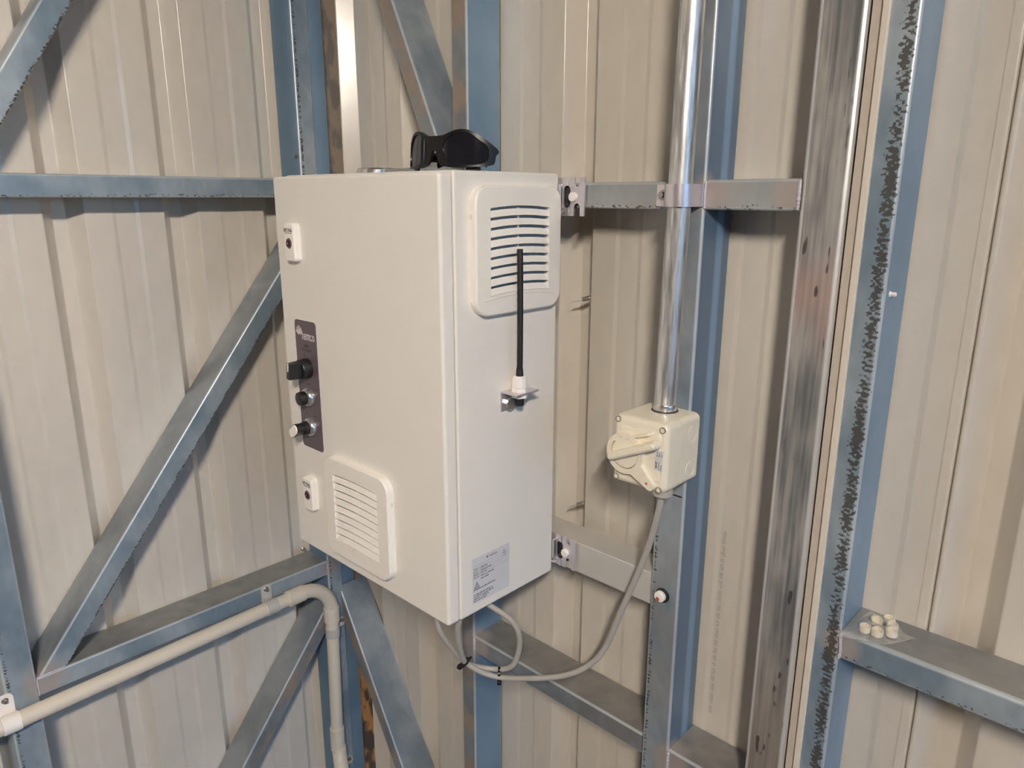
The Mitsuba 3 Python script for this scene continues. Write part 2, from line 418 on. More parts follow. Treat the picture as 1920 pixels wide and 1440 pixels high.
FY, FX = -0.075, 0.075     # front planes of the two wall frames
vert('steel_upright', 0.0005, FX, -0.7065, -0.6615, 'blue grey steel upright at the left edge, crossed low down by the plastic conduit', kind=6)
vert('steel_upright', 0.0005, FX, -0.1040, -0.0675, 'blue grey steel upright in the corner, its front edge speckled with weld marks', kind=11)
vert('steel_upright', 0.030, 0.065, -0.0655, -0.0300, 'narrow blue steel upright set deep in the corner, beside the rusty angle', kind=10)
vert('steel_upright', 0.478, 0.513, FY, -0.0030, 'brown stained steel upright directly behind the white cabinet', kind=3)
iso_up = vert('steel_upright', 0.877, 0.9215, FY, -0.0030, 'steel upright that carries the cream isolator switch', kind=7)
vert('steel_upright', 1.0985, 1.1335, FY, -0.0030, 'light blue steel upright with a black mould stripe down its front', kind=1)
vert('galvanised_post', 1.0347, 1.0850, FY, -0.0030, 'wide scuffed bare metal post with pink patches, right of the isolator', 'metal post', m='mat_galv', r=0.0065)
ang = cat_(box(0.030, 0.068, -0.0285, -0.0070, 0, 2.7, 0.0), box(0.030, 0.0665, -0.0070, -0.0008, 0, 2.7, 0.0))
add('rusty_angle', ang, 'mat_rust', smooth=False, label='rusty orange brown steel angle standing in the corner behind the narrow upright', cat='steel angle')

# cream door-frame flashing between post and mouldy upright
fl = thing('door_flashing', 'folded cream metal flashing strip between the bare post and the mouldy upright', 'flashing')
add('inner_strip', box(1.0880, 1.0982, -0.0745, -0.0005, 0, 2.7, 0.0), 'mat_flashing', fl, False)
add('outer_lip', box(1.0990, 1.1062, -0.0800, -0.0752, 0, 2.7, 0.001), 'mat_lip', fl, False)

def girt_x(x0, x1, zt, h, label, kind=0, d=0.0745, m='mat_steel', r=0.004, name='steel_girt', cat='steel girt'):
    zc = zt - h / 2
    return steel(name, tube((x0, FY + d / 2, zc), (x1, FY + d / 2, zc), -Y, d, h, r, kind=kind), label, cat, m=m)
def girt_y(y0, y1, zt, h, label, kind=0):
    zc = zt - h / 2
    return steel('steel_girt', tube((FX - 0.0745 / 2, y0, zc), (FX - 0.0745 / 2, y1, zc), X, 0.0745, h, 0.004, kind=kind), label, 'steel girt')

girt_y(-0.6610, -0.1045, 1.6325, 0.0350, 'horizontal steel girt at cabinet-top height on the left wall', 2)
g = girt_y(-0.6610, -0.1045, 0.8226, 0.0350, 'horizontal steel girt on the left wall just above the plastic conduit')
bead(g, [(FX, -0.6612, 0.8210), (FX + 0.0006, -0.6610, 0.806), (FX, -0.6612, 0.790)], 0.0014)
bead(g, [(FX - 0.001, -0.655, 0.8225), (FX, -0.635, 0.8232), (FX - 0.001, -0.617, 0.8225)], 0.0016)
bead(g, [(FX, -0.1046, 0.8215), (FX + 0.0008, -0.1044, 0.806), (FX, -0.1046, 0.789)], 0.0016)
g = girt_x(0.5135, 0.8765, 1.6187, 0.0335, 'short steel girt from the cabinet bracket to the clamped pipe', 9)
g = girt_x(0.9220, 1.0342, 1.6200, 0.0345, 'short steel girt between the isolator upright and the bare metal post', 9)
bead(g, [(1.0342, FY - 0.0003, 1.618), (1.0346, FY - 0.0012, 1.603), (1.0342, FY - 0.0003, 1.587)], 0.0019)
bead(g, [(0.9222, FY, 1.618), (0.9219, FY - 0.0008, 1.603), (0.9222, FY, 1.587)], 0.0014)
g = girt_x(0.5135, 0.8765, 0.8226, 0.0345, 'dusty steel girt low on the right wall behind the hanging cable loop', 8)
bead(g, [(0.5135, FY, 0.8215), (0.5145, FY - 0.001, 0.806), (0.5135, FY, 0.789)], 0.0025)
g = girt_x(0.9220, 1.0342, 0.8226, 0.0345, 'short dusty steel girt at the bottom edge, against the bare metal post', 8)
bead(g, [(0.9222, FY, 0.8215), (0.9224, FY - 0.001, 0.806), (0.9222, FY, 0.789)], 0.0020)
g = girt_x(1.1340, 1.97, 1.1135, 0.0365, 'blue grey steel girt on the right that the bag of screw caps lies on', 2, r=0.0055)
bead(g, [(1.1345, FY + 0.001, 1.112), (1.1343, FY - 0.0012, 1.105), (1.1352, FY - 0.0012, 1.094), (1.1345, FY - 0.001, 1.079)], 0.0018)
girt_x(0.5135, 0.8765, 1.0906, 0.0500, 'pale aluminium square tube behind the lower cabinet bracket', 0, 0.050, 'mat_alu', 0.002, 'aluminium_rail', 'aluminium rail')

def brace(p0, p1, side, label, n0=None, n1=None, kind=0, w=0.0345):
    a = X if side == 'left' else -Y
    return steel('steel_brace', tube(p0, p1, a, 0.0745, w, 0.004, n0=n0, n1=n1, kind=kind), label, 'steel brace')
cx, cy = FX - 0.0745 / 2, FY + 0.0745 / 2
def lbrace(qy, qz, slope, w=0.0345):
    """point on the brace's upper front line, slope dz/dy -> centre-line point, direction"""
    d = V(0, 1, slope); d /= np.linalg.norm(d); b = np.cross(d, X)
    return V(cx, qy, qz) + b * w / 2, d
c0, d = lbrace(-0.1645, 1.4599, 1.291)
pt = lambda c, d, ax, val: c + d * ((val - c[ax]) / d[ax])
k = brace(pt(c0, d, 2, 0.8230), pt(c0, d, 1, -0.1045), 'left', 'long diagonal steel brace running from the cabinet down to the left upright', n0=(0, 0, 1), n1=(0, 1, 0), kind=5)
c0, d = lbrace(-0.5413, 1.8247, 1.56)
brace(pt(c0, d, 2, 1.6330), pt(c0, d, 2, 2.4), 'left', 'diagonal steel brace at the top left corner', n0=(0, 0, 1), kind=5)
c0, d = lbrace(-0.1212, 0.7042, 1.265)
brace(pt(c0, d, 2, 0.05), pt(c0, d, 1, -0.1045), 'left', 'diagonal steel brace below the conduit at the bottom left', n1=(0, 1, 0), kind=4)
def rbrace(qx, qz, slope, dirx, w=0.0335, upper=True):
    """point on the right-hand front line"""
    d = V(dirx, 0, slope * dirx); d /= np.linalg.norm(d); b = np.cross(d, -Y)
    if b[0] < 0: b = -b
    return V(qx, cy, qz) - b * w / 2, d
c0, d = rbrace(0.3386, 1.9073, -2.113, 1)
brace(pt(c0, d, 0, 0.4775), pt(c0, d, 0, 0.0690), 'right', 'diagonal steel brace above the sunglasses', n0=(1, 0, 0), n1=(1, 0, 0), kind=4, w=0.0335)
c0, d = rbrace(0.1418, 0.6208, -1.72, 1)
brace(pt(c0, d, 0, 0.4775), pt(c0, d, 0, 0.0690), 'right', 'diagonal steel brace under the cabinet, left of the hanging cable', n0=(1, 0, 0), n1=(1, 0, 0), kind=4, w=0.0335)

# ------------------------------------------------------------------ control cabinet
CX0, CX1, CZ0, CZ1 = 0.3200, 0.7026, 1.0296, 1.6310
DF, DB = -0.3000, -0.2805            # door front and back
cab = thing('control_cabinet', 'white wall-mounted electrical control cabinet with sunglasses on top', 'electrical cabinet')
body = on_front(rplate(CX1 - CX0, CZ1 - CZ0, 0.004, 0.2775 - 0.0855, 0.003), (CX0 + CX1) / 2, (CZ0 + CZ1) / 2, -0.0855)
add('body', body, 'mat_cabinet', cab)
add('door_gasket', box(CX0 + 0.007, CX1 - 0.007, DB - 0.0010, DB + 0.0032, CZ0 + 0.007, CZ1 - 0.007), 'mat_rubber', cab, False)
door = on_front(rplate(CX1 - CX0, CZ1 - 0.0025 - CZ0, 0.006, DB - DF - 0.0008, 0.0045, nb=4), (CX0 + CX1) / 2, (CZ0 + CZ1 - 0.0025) / 2, DB - 0.0008)
dk = add('door', door, 'mat_cabinet', cab)

def grille(parent, place, cw, ch, sag, lean):
    """cw x ch filter grille around the origin, facing +z; place() moves it to its wall"""
    g = key_for('vent_grille', parent)
    t = 0.012
    plate = rplate(cw, ch, 0.022, t, 0.003, n=8)
    ow, z_top, pitch, n = 0.112, 0.0563, 0.01215, 9
    arch = lambda u: -sag * (2 * u / ow) ** 2 + lean * u
    us = np.linspace(-ow / 2, ow / 2, 17)
    top = [(u, z_top + arch(u)) for u in us]; bot = [(u, z_top - n * pitch + arch(u)) for u in us[::-1]]
    hole = trimesh.creation.extrude_polygon(Polygon(top + bot), 0.03)
    hole.apply_translation([0, 0, 0.0015])
    fr = trimesh.boolean.difference([plate, hole], engine='manifold')
    add('frame', place(fr), 'mat_grille', g, 30)
    add('filter_mat', place(put(ext(Polygon(top + bot).buffer(-0.0003), 0.0008), V(0, 0, 0.0016), X, Y, Z)), 'mat_recess', g, False)
    for k in range(n):
        zt, zb = z_top - k * pitch - 0.0036, z_top - (k + 1) * pitch + 0.0004
        v, f = [], []
        for u in us:
            a = arch(u)
            v += [(u, zt + a, 0.0080), (u, zb + a, 0.0116), (u, zb + a - 0.0003, 0.0104), (u, zt + a - 0.0006, 0.0068)]
        for i in range(len(us) - 1):
            for j in range(4):
                p, q = 4 * i + j, 4 * i + (j + 1) % 4
                f += [(p, q, q + 4), (p, q + 4, p + 4)]
        e = 4 * (len(us) - 1)
        f += [(0, 2, 1), (0, 3, 2), (e, e + 1, e + 2), (e, e + 2, e + 3)]
        add('slat', place(trimesh.Trimesh(np.array(v), np.array(f), process=False)), 'mat_grille', g, False)
    add('mullion', place(box(-0.0013, 0.0013, z_top - n * pitch + 0.002, z_top - 0.002, 0.0024, 0.0066)), 'mat_grille', g, False)
    # fine moulded line and finger notch under the slats, two side clips
    ln = [(u, z_top - n * pitch - 0.004 + arch(u) * 1.2, t) for u in np.linspace(-0.066, 0.066, 20)]
    add('moulded_line', place(sweep(ln, 0.0004, 6)), 'mat_cream_grey', g, 40)
    nt = [(0.012 * math.sin(a) - 0.004, -ch / 2 + 0.016 + 0.010 * math.cos(a), t) for a in np.linspace(-2.6, 0.2, 14)]
    add('finger_notch', place(sweep(nt, 0.0004, 6)), 'mat_cream_grey', g, 40)
    for s in (-1, 1):
        add('clip', place(box(s * cw / 2 - 0.0006, s * cw / 2 + 0.0006, ch / 2 - 0.041, ch / 2 - 0.035, 0.002, 0.0050)), 'mat_cream_grey', g, False)
    return g
grille(cab, lambda m: on_front(m, 0.5100, 1.1352, DF), 0.161, 0.161, 0.0022, 0.0)
grille(cab, lambda m: on_side(m, -0.1712, 1.5330, CX1), 0.163, 0.162, 0.0030, 0.0)

def door_lock(x, z):
    l = key_for('door_lock', cab)
    P = lambda m, y=DF: on_front(m, x, z, y)
    add('housing', P(rplate(0.0285, 0.0560, 0.006, 0.0115, 0.0035)), 'mat_white', l)
    add('collar', on_front(disc(0.0078, 0.0008), x, z - 0.001, DF - 0.0115), 'mat_maroon', l)
    add('barrel', on_front(disc(0.0048, 0.0016), x, z - 0.001, DF - 0.0120), 'mat_black', l)
    add('key_bit', on_front(box(-0.0016, 0.0016, -0.0012, 0.0012, 0, 0.0022), x, z - 0.001, DF - 0.0120), 'mat_screw', l, False)
    add('lettering', cat_(on_front(text('RITTAL', 0.0046, 0.0003, bold=True), x, z + 0.0182, DF - 0.0115), on_front(box(-0.0095, 0.0095, -0.0004, 0.0004, 0, 0.0003), x, z + 0.0140, DF - 0.0115)), 'mat_ink', l, False)
door_lock(0.3755, 1.5335)
door_lock(0.3755, 1.1325)

# control panel
pn = key_for('control_panel', cab)
PXC, PZC = 0.3855, 1.3136
add('plate', on_front(rplate(0.0590, 0.2058, 0.006, 0.0008, 0.0003), PXC, PZC, DF), 'mat_panel', pn)
ys = DF - 0.0008
tx = text('remco', 0.0125, 0.00025); tx.apply_scale([0.034 / (tx.bounds[1][0] - tx.bounds[0][0]), 1, 1])
add('lettering', on_front(tx, 0.3935, 1.3915, ys), 'mat_print_white', pn, False)
def fan(s=1.0, t=0.00025):
    ms = []
    for i in range(6):
        a0, a1 = math.radians(148 - i * 20), math.radians(148 - i * 20 - 13)
        r0, r1 = 0.004, 0.0165 - 0.0012 * abs(i - 2)
        q = [(r0 * math.cos(a0), r0 * math.sin(a0)), (r0 * math.cos(a1), r0 * math.sin(a1)), (r1 * math.cos(a1), r1 * math.sin(a1)), (r1 * math.cos(a0), r1 * math.sin(a0))]
        q = Polygon(q)
        if i in (1, 2, 3): ms.append(ext(q.difference(q.buffer(-0.0006)), t))
        else: ms.append(ext(q, t))
    m = cat_(*ms); m.apply_scale([s * 0.8, s, 1]); return m
add('fan_logo', on_front(fan(1.05), 0.3690, 1.3905, ys), 'mat_print_white', pn, False)
add('lettering', cat_(on_front(text('MAIN', 0.0036, 0.0002, bold=True), PXC, 1.3775, ys), on_front(text('ISOLATOR', 0.0036, 0.0002, bold=True), PXC, 1.3710, ys)), 'mat_ink', pn, False)
for w_, h_, sd_, dx_, z_ in ((0.016, 0.0028, 3, -0.008, 1.3160), (0.008, 0.0028, 4, -0.016, 1.2660), (0.009, 0.0028, 6, 0.009, 1.2660), (0.004, 0.0028, 8, -0.008, 1.3610)):
    add('print_mark', on_front(dashes(w_, h_, sd_), PXC + dx_, z_, ys), 'mat_ink', pn, False)

def ring_base(k, z, r=0.0148):
    add('bezel', on_front(lathe([(0, 0), (r, 0), (r, 0.003), (r - 0.0012, 0.0065), (r - 0.0035, 0.0088), (0.0100, 0.0095), (0, 0.0095)], 36), PXC, z, ys), 'mat_chrome', k)
rs = key_for('rotary_switch', cab)
z = 1.3425
add('base', on_front(lathe([(0, 0), (0.0160, 0), (0.0160, 0.009), (0.0152, 0.0135), (0.0140, 0.0150), (0, 0.0150)], 36), PXC, z, ys), 'mat_black', rs)
grip = Polygon([(-0.0065, 0.0135), (0.0065, 0.0135), (0.0065, -0.0135), (-0.0065, -0.0135)])
gm = loft([(rring(0.0140, 0.0270, 0.002), 0), (rring(0.0110, 0.0270, 0.0015), 0.004), (rring(0.0085, 0.0255, 0.0012), 0.0185)])
gm.apply_transform(trimesh.transformations.rotation_matrix(math.radians(-8), [0, 0, 1]))
add('grip', on_front(gm, PXC, z, ys - 0.0150), 'mat_black', rs, False)
mk = loft([(rring(0.0022, 0.0135, 0.0005), 0), (rring(0.0020, 0.0130, 0.0005), 0.0011)]); mk.apply_translation([0, 0.0062, 0])
mk.apply_transform(trimesh.transformations.rotation_matrix(math.radians(-8), [0, 0, 1]))
add('pointer', on_front(mk, PXC - 0.0005, z, ys - 0.0150 - 0.0180), 'mat_white', rs, False)
pb = key_for('push_button', cab); z = 1.2965
ring_base(pb, z)
add('cap', on_front(lathe([(0, 0), (0.0108, 0), (0.0108, 0.0085), (0.0100, 0.0102), (0.006, 0.0108), (0, 0.011)], 36), PXC, z, ys - 0.0090), 'mat_black', pb)
ss = key_for('selector_switch', cab); z = 1.2478
ring_base(ss, z)
add('collar', on_front(lathe([(0, 0), (0.0112, 0), (0.0112, 0.005), (0.0104, 0.0065), (0, 0.0065)], 36), PXC, z, ys - 0.0090), 'mat_black', ss)
lv = loft([(rring(0.0145, 0.0225, 0.0060), 0), (rring(0.0160, 0.0265, 0.0070), 0.010), (rring(0.0165, 0.0270, 0.0076), 0.0170)])
rot = trimesh.transformations.rotation_matrix(math.radians(-52), [0, 0, 1])
lv.apply_transform(rot); add('lever', on_front(lv, PXC, z, ys - 0.0150), 'mat_black', ss)
wi = loft([(rring(0.0150, 0.0258, 0.0070), 0), (rring(0.0135, 0.0245, 0.0064), 0.0014)]); wi.apply_transform(rot)
add('insert', on_front(wi, PXC, z, ys - 0.0320), 'mat_white', ss)

# rating label
lb = key_for('rating_label', cab)
LY0, LY1, LZ0, LZ1 = -0.2550, -0.1805, 1.0444, 1.1148
add('sticker', on_side(rplate(LY1 - LY0, LZ1 - LZ0, 0.001, 0.0002, 0.00005, n=2, nb=1), (LY0 + LY1) / 2, (LZ0 + LZ1) / 2, CX1), 'mat_label', lb, False)
S = lambda m, y, z: on_side(m, y, z, CX1 + 0.0002)
pr = [S(text('remco', 0.0038, 0.00015), -0.2130, 1.1085), S(fan(0.28, 0.00015), -0.2255, 1.1065)]
for w, z in (('Type', 1.0965), ('Input', 1.0922), ('Output', 1.0879), ('Ser. No.', 1.0836)):
    pr.append(S(text(w, 0.0024, 0.00015, centre=False), -0.2528, z))
for i, z in enumerate((1.0965, 1.0922, 1.0879, 1.0836, 1.0793)):
    pr.append(S(dashes((0.014, 0.022, 0.012, 0.026, 0.017)[i], 0.0020, 20 + i, t=0.00015), -0.2385, z))
for i, z in enumerate((1.1052, 1.1015, 1.0978)): pr.append(S(dashes(0.006, 0.0020, 30 + i, t=0.00015), -0.1935, z))
pr.append(S(dashes(0.044, 0.0022, 41, t=0.00015), -0.2528, 1.0652))
for i, z in enumerate((1.0578, 1.0545, 1.0512, 1.0479)): pr.append(S(dashes((0.038, 0.040, 0.030, 0.027)[i], 0.0018, 50 + i, t=0.00015), -0.2528, z))
tri = Polygon([(-0.0055, 0), (0.0055, 0), (0, 0.0095)])
pr += [S(ext(tri.difference(tri.buffer(-0.0008)), 0.00015), -0.2463, 1.0682), S(ext(Polygon([(0.0004, 0.0058), (-0.0011, 0.0034), (0, 0.0034), (-0.0006, 0.0014), (0.0012, 0.0040), (0.0001, 0.0040)]), 0.00015), -0.2463, 1.0682)]
for z in (1.1040, 1.1002, 1.0965, 1.0928, 1.0891): pr.append(S(box(0, 0.070, 0, 0.00018, 0, 0.0001), -0.2530, z - 0.0012))
add('print', cat_(*pr), 'mat_ink', lb, False)

def wall_bracket(zc, bolt=True):
    b = key_for('wall_bracket', cab)
    pl = sbox(-0.004, -0.0255, 0.0427, 0.0255)
    pl = pl.difference(unary_union([Point(0.0300, 0.0175).buffer(0.0042), sbox(0.0258, 0.0175, 0.0342, 0.03)]))
    pl = pl.difference(unary_union([Point(0.0300, -0.0140).buffer(0.0054), sbox(0.0246, -0.03, 0.0354, -0.0140)]))
    slot = unary_union([Point(0.0125, 0.0085).buffer(0.0062), Point(0.0125, -0.0085).buffer(0.0062), sbox(0.0063, -0.0085, 0.0187, 0.0085), Point(0.0205, 0).buffer(0.0050)])
    pl = pl.difference(slot)
    add('plate', on_front(ext(pl, 0.0025), CX1, zc, FY - 0.0028), 'mat_zinc', b, False)
    for ra_, rb_ in ((0.0150, 0.0255), (-0.0255, -0.0150)): add('ridge', on_front(ext(sbox(0.0130, ra_, 0.0165, rb_), 0.0022), CX1, zc, FY - 0.0050), 'mat_chrome', b, False)
    add('slot_shade', on_front(box(0.004, 0.0265, -0.0155, 0.0155, 0, 0.0012), CX1, zc, FY - 0.0004), 'mat_rubber', b, False)  # black sheet standing in for the shade inside the slot
    add('spacer', on_front(box(0.0005, 0.0055, -0.0160, 0.0175, 0, 0.0060, 0.0018), CX1, zc, FY - 0.0045), 'mat_chrome', b)
    add('hook', on_front(sweep(spline([(-0.001, -0.021, 0.004), (0.004, -0.0215, 0.0055), (0.0095, -0.0185, 0.0045)], 10), 0.0022, 8), CX1, zc, FY - 0.0035), 'mat_zinc', b)
    add('bolt', on_front(lathe([(0, 0), (0.0066, 0), (0.0066, 0.0035), (0.0056, 0.0046), (0, 0.0050)], 24), CX1 + 0.0245, zc - 0.0002, FY - 0.0053), 'mat_gland', b)
wall_bracket(1.6002); wall_bracket(1.0690)

# ------------------------------------------------------------------ antenna on the cabinet side
an = thing('antenna', 'black rod antenna standing in a white gland on the side of the cabinet', 'antenna')
AX, AY, AZ = CX1 + 0.0170, -0.1785, 1.3445
lg = cat_(box(CX1 + 0.0002, CX1 + 0.0022, -0.1985, -0.1545, 1.3165, AZ), box(CX1 + 0.0002, CX1 + 0.0310, -0.1985, -0.1545, AZ - 0.002, AZ))
add('angle_bracket', lg, 'mat_zinc', an, False)
V3 = lambda m, z: put(m, V(AX, AY, z), X, Y, Z)
add('gland', V3(cat_(lathe([(0, 0), (0.0112, 0), (0.0112, 0.0055), (0, 0.0055)], 6), lathe([(0, 0.0058), (0.0105, 0.0058), (0.0105, 0.0140), (0.0096, 0.0190), (0.0070, 0.0215), (0, 0.0215)], 14)), AZ), 'mat_gland', an, 20)
add('lock_nut', V3(lathe([(0, -0.0065), (0.0115, -0.0065), (0.0115, 0), (0, 0)], 6), AZ - 0.002), 'mat_gland', an, 20)
add('sleeve', V3(lathe([(0, 0), (0.0052, 0), (0.0046, 0.010), (0, 0.010)], 20), AZ + 0.0210), 'mat_rubber', an)
rod = sweep(spline([(AX, AY, AZ + 0.024), (AX + 0.0005, AY, AZ + 0.10), (AX, AY - 0.0005, 1.5345)], 20), 0.0040, 16)
add('rod', rod, 'mat_rubber', an)
add('cable_tail', cat_(V3(lathe([(0, -0.020), (0.0058, -0.020), (0.0066, -0.0085), (0, -0.0085)], 18), AZ)), 'mat_rubber', an)
bt = thing('bracket_bolt', 'shiny bolt with a flat washer fixing the antenna bracket to the cabinet', 'bolt')
O = lambda m, x: put(m, V(x, -0.1880, 1.3275), Y, Z, X)
add('head', O(cat_(lathe([(0, 0), (0.0050, 0), (0.0050, 0.0065), (0, 0.0065)], 6)), CX1 + 0.0022), 'mat_chrome', bt, 20)
add('washer', O(disc(0.0088, 0.0016), CX1 + 0.0095), 'mat_chrome', bt)

# ------------------------------------------------------------------ isolator switch
iso = thing('isolator_switch', 'cream weatherproof isolator switch box with a lever handle on the upright', 'isolator switch')
IX0, IX1, IZ0, IZ1 = 0.8570, 0.9360, 1.2465, 1.3365
icx, icz, iw, ih = (IX0 + IX1) / 2, (IZ0 + IZ1) / 2, IX1 - IX0, IZ1 - IZ0
rings = []
for dd, yy in ((0.0, 0.0), (0.0, 0.044)): rings.append((rring(iw - 0.001, ih - 0.001, 0.008, 6), yy))
add('base', on_front(loft(rings), icx, icz, FY - 0.0006), 'mat_cream', iso)
add('cover', on_front(put(rplate(iw, ih, 0.009, 0.0300, 0.0075, n=6, nb=5), V(0, 0, 0.0452), X, Y, Z), icx, icz, FY - 0.0006), 'mat_cream', iso)
IY = FY - 0.0006 - 0.0752
# raised panel on the cover
add('raised_panel', on_front(rplate(0.060, 0.062, 0.004, 0.0028, 0.0022), icx + 0.001, icz + 0.001, IY + 0.0005), 'mat_cream', iso)
for (sx, sz) in ((0.8640, 1.3300), (0.9283, 1.3288), (0.8640, 1.2535), (0.9272, 1.2518)):
    s = key_for('cover_screw', iso)
    add('rim', on_front(lathe([(0.0040, -0.001), (0.0040, 0.0012), (0.0030, 0.0012), (0.0030, -0.001)], 20), sx, sz, IY), 'mat_recess_shade', s)  # ring coloured dark for the shade of a recessed screw hole
    add('head', on_front(disc(0.0029, 0.0009, 0.0003, 20), sx, sz, IY), 'mat_cream', s)
hk = key_for('handle', iso)
hx, hz = 0.8800, 1.2900
c = lambda x, z, r: Point(x - hx, z - hz).buffer(r, 16)
pad = unary_union([c(hx, hz, 0.0265), unary_union([c(hx + 0.008, hz - 0.010, 0.012), c(0.9190, 1.2565, 0.0055)]).convex_hull])
pad = pad.buffer(0.004).buffer(-0.004)
rimw = pad.difference(c(hx, hz, 0.0205))
add('lock_plate', on_front(ext(rimw, 0.0085), hx, hz, IY), 'mat_cream', hk, False)
add('dial', on_front(lathe([(0, 0), (0.0195, 0), (0.0195, 0.0065), (0.0185, 0.0080), (0, 0.0080)], 36), hx, hz, IY), 'mat_cream', hk)
L0, L1 = V(hx - 0.0190, hz - 0.0075), V(0.9290, 1.3135)
dl = L1 - L0; ll = np.linalg.norm(dl); dl /= ll
lev = loft([(rring(ll, 0.0120, 0.0055), 0), (rring(ll, 0.0105, 0.0050), 0.011), (rring(ll - 0.002, 0.0080, 0.0039), 0.0155), (rring(ll - 0.005, 0.0040, 0.0019), 0.0170)])
mid = (L0 + L1) / 2
lev = put(lev, V(0, 0, 0), V(dl[0], dl[1], 0), V(-dl[1], dl[0], 0), Z)
add('lever', on_front(lev, mid[0], mid[1], IY - 0.0028), 'mat_cream', hk)
w0, w1 = V(hx - 0.022, hz + 0.012), V(0.9180, 1.3235)
dl2 = w1 - w0; l2 = np.linalg.norm(dl2); dl2 /= l2
wing = put(loft([(rring(l2, 0.0050, 0.0024), 0), (rring(l2 - 0.012, 0.0030, 0.0014), 0.0085)]), V(0, 0, 0), V(dl2[0], dl2[1], 0), V(-dl2[1], dl2[0], 0), Z)
mid = (w0 + w1) / 2
add('guard_rib', on_front(wing, mid[0], mid[1], IY), 'mat_cream', hk)
add('indicator_dot', on_front(disc(0.0016, 0.0005, 0.0002, 14), 0.9145, 1.2595, IY - 0.0085), 'mat_red', hk)
il = key_for('label_plate', iso)
lx, lz = 0.9265, 1.2905
add('sticker', on_front(box(-0.0055, 0.0055, -0.0128, 0.0128, 0, 0.0003), lx, lz, IY - 0.0024), 'mat_label', il, False)
Q = lambda m, dx, dz: put(m, V(lx + dx, IY - 0.0027, lz + dz), Z, -X, -Y)   # reads upwards
add('print', cat_(Q(text('NHP', 0.0030, 0.0001, False, True), -0.0016, -0.0105), Q(dashes(0.0105, 0.0016, 71, t=0.0001), 0.0013, -0.0115), Q(dashes(0.0075, 0.0016, 72, t=0.0001), 0.0044, -0.0115),
    Q(dashes(0.0065, 0.0015, 73, t=0.0001), -0.0016, 0.0050), Q(dashes(0.0060, 0.0015, 74, t=0.0001), 0.0013, 0.0050), Q(dashes(0.0045, 0.0015, 75, t=0.0001), 0.0044, 0.0050)), 'mat_ink', il, False)
for (yy, zz) in ((-0.0915, 1.3125), (-0.0925, 1.2660)):
    m = lathe([(0.0112, -0.0005), (0.0112, 0.0005), (0.0106, 0.0007), (0.0100, 0.0005), (0.0100, -0.0005)], 36)
    add('knockout', put(m, V(IX1 - 0.0005, yy, zz), Y, Z, X), 'mat_cream', iso)
add('cable_gland', put(lathe([(0, -0.009), (0.0095, -0.009), (0.0125, -0.0065), (0.0125, 0.001), (0, 0.001)], 24), V(0.9230, -0.1340, IZ0), X, Y, Z), 'mat_cable', iso)

add('pen_mark', box(0.9005, 0.9175, FY - 0.0006, FY + 0.0002, 1.2148, 1.2166), 'mat_black', iso_up, False, 'short black marker stroke')

# ------------------------------------------------------------------ galvanised pipe and its saddle
pipe = thing('metal_conduit', 'shiny galvanised pipe running down into the isolator switch', 'pipe')
PR = 0.01425
zz = [1.3300, 1.40, 1.60, 1.80, 2.20, 2.69]
cen = lambda z: V(0.8960 + (z - 1.335) * 0.0135, -0.0952, z)
add('tube', sweep([cen(z) for z in zz], PR, 40), 'mat_pipe', pipe, True)
add('coupling_ring', put(lathe([(PR, 0), (PR + 0.0013, 0), (PR + 0.0013, 0.007), (PR + 0.0004, 0.009), (PR, 0.009)], 40), cen(1.3368), X, Y, Z), 'mat_chrome', pipe)
add('entry_seal', put(lathe([(PR, 0), (PR + 0.0028, 0), (PR + 0.0022, 0.0012), (PR, 0.0012)], 40), cen(1.3364), X, Y, Z), 'mat_ink', pipe)
sd = thing('pipe_saddle', 'metal saddle clamping the galvanised pipe to the girt', 'pipe clamp')
pc = cen(1.602); prf = []
z0, z1 = 1.5890, 1.6150
outer, R = [], PR + 0.0022
xs = [(pc[0] - 0.043, FY - 0.0008), (pc[0] - R - 0.001, FY - 0.0008)]
arc = [(pc[0] - R * math.cos(a), pc[1] - R * math.sin(a)) for a in np.linspace(-0.35, math.pi + 0.35, 24)]
xs = xs + arc + [(pc[0] + R + 0.001, FY - 0.0008), (pc[0] + 0.0210, FY - 0.0008)]
cl = np.array(xs); nn = np.gradient(cl, axis=0); nn = np.stack([nn[:, 1], -nn[:, 0]], 1); nn /= np.linalg.norm(nn, axis=1, keepdims=True)
ou = cl + nn * 0.0016
v = [(x, y, z) for z in (z0, z1) for (x, y) in np.vstack([cl, ou[::-1]])]
n = 2 * len(cl); f = []
for i in range(n): j = (i + 1) % n; f += [(i, j, j + n), (i, j + n, i + n)]
m_ = len(cl)
for i in range(m_ - 1):
    for o in (0, n):
        q = [o + i, o + i + 1, o + n - 2 - i, o + n - 1 - i]
        f += [(q[0], q[2], q[1]), (q[0], q[3], q[2])] if o == 0 else [(q[0], q[1], q[2]), (q[0], q[2], q[3])]
strap = trimesh.Trimesh(np.array(v), np.array(f), process=False); strap.fix_normals()
add('strap', strap, 'mat_zinc', sd, 30)
def hex_screw(parent_name, label, place, rw=0.0062, rh=0.0042, cat='screw', mats=('mat_screw', 'mat_screw'), rows=None):
    k = thing(parent_name, label, cat)
    add('washer', place(disc(rw, 0.0012)), mats[0], k)
    add('head', place(put(hexa(rh, 0.0052), V(0, 0, 0.0012), X, Y, Z)), mats[1], k, 20)
    return k
hex_screw('saddle_screw', 'hex screw through the saddle of the galvanised pipe', lambda m: on_front(m, pc[0] - 0.034, 1.6025, FY - 0.0026), 0.0060, 0.0042)
k = thing('rail_bolt', 'bolt with a cream cap and a rust spot, on the upright below the isolator', 'bolt')
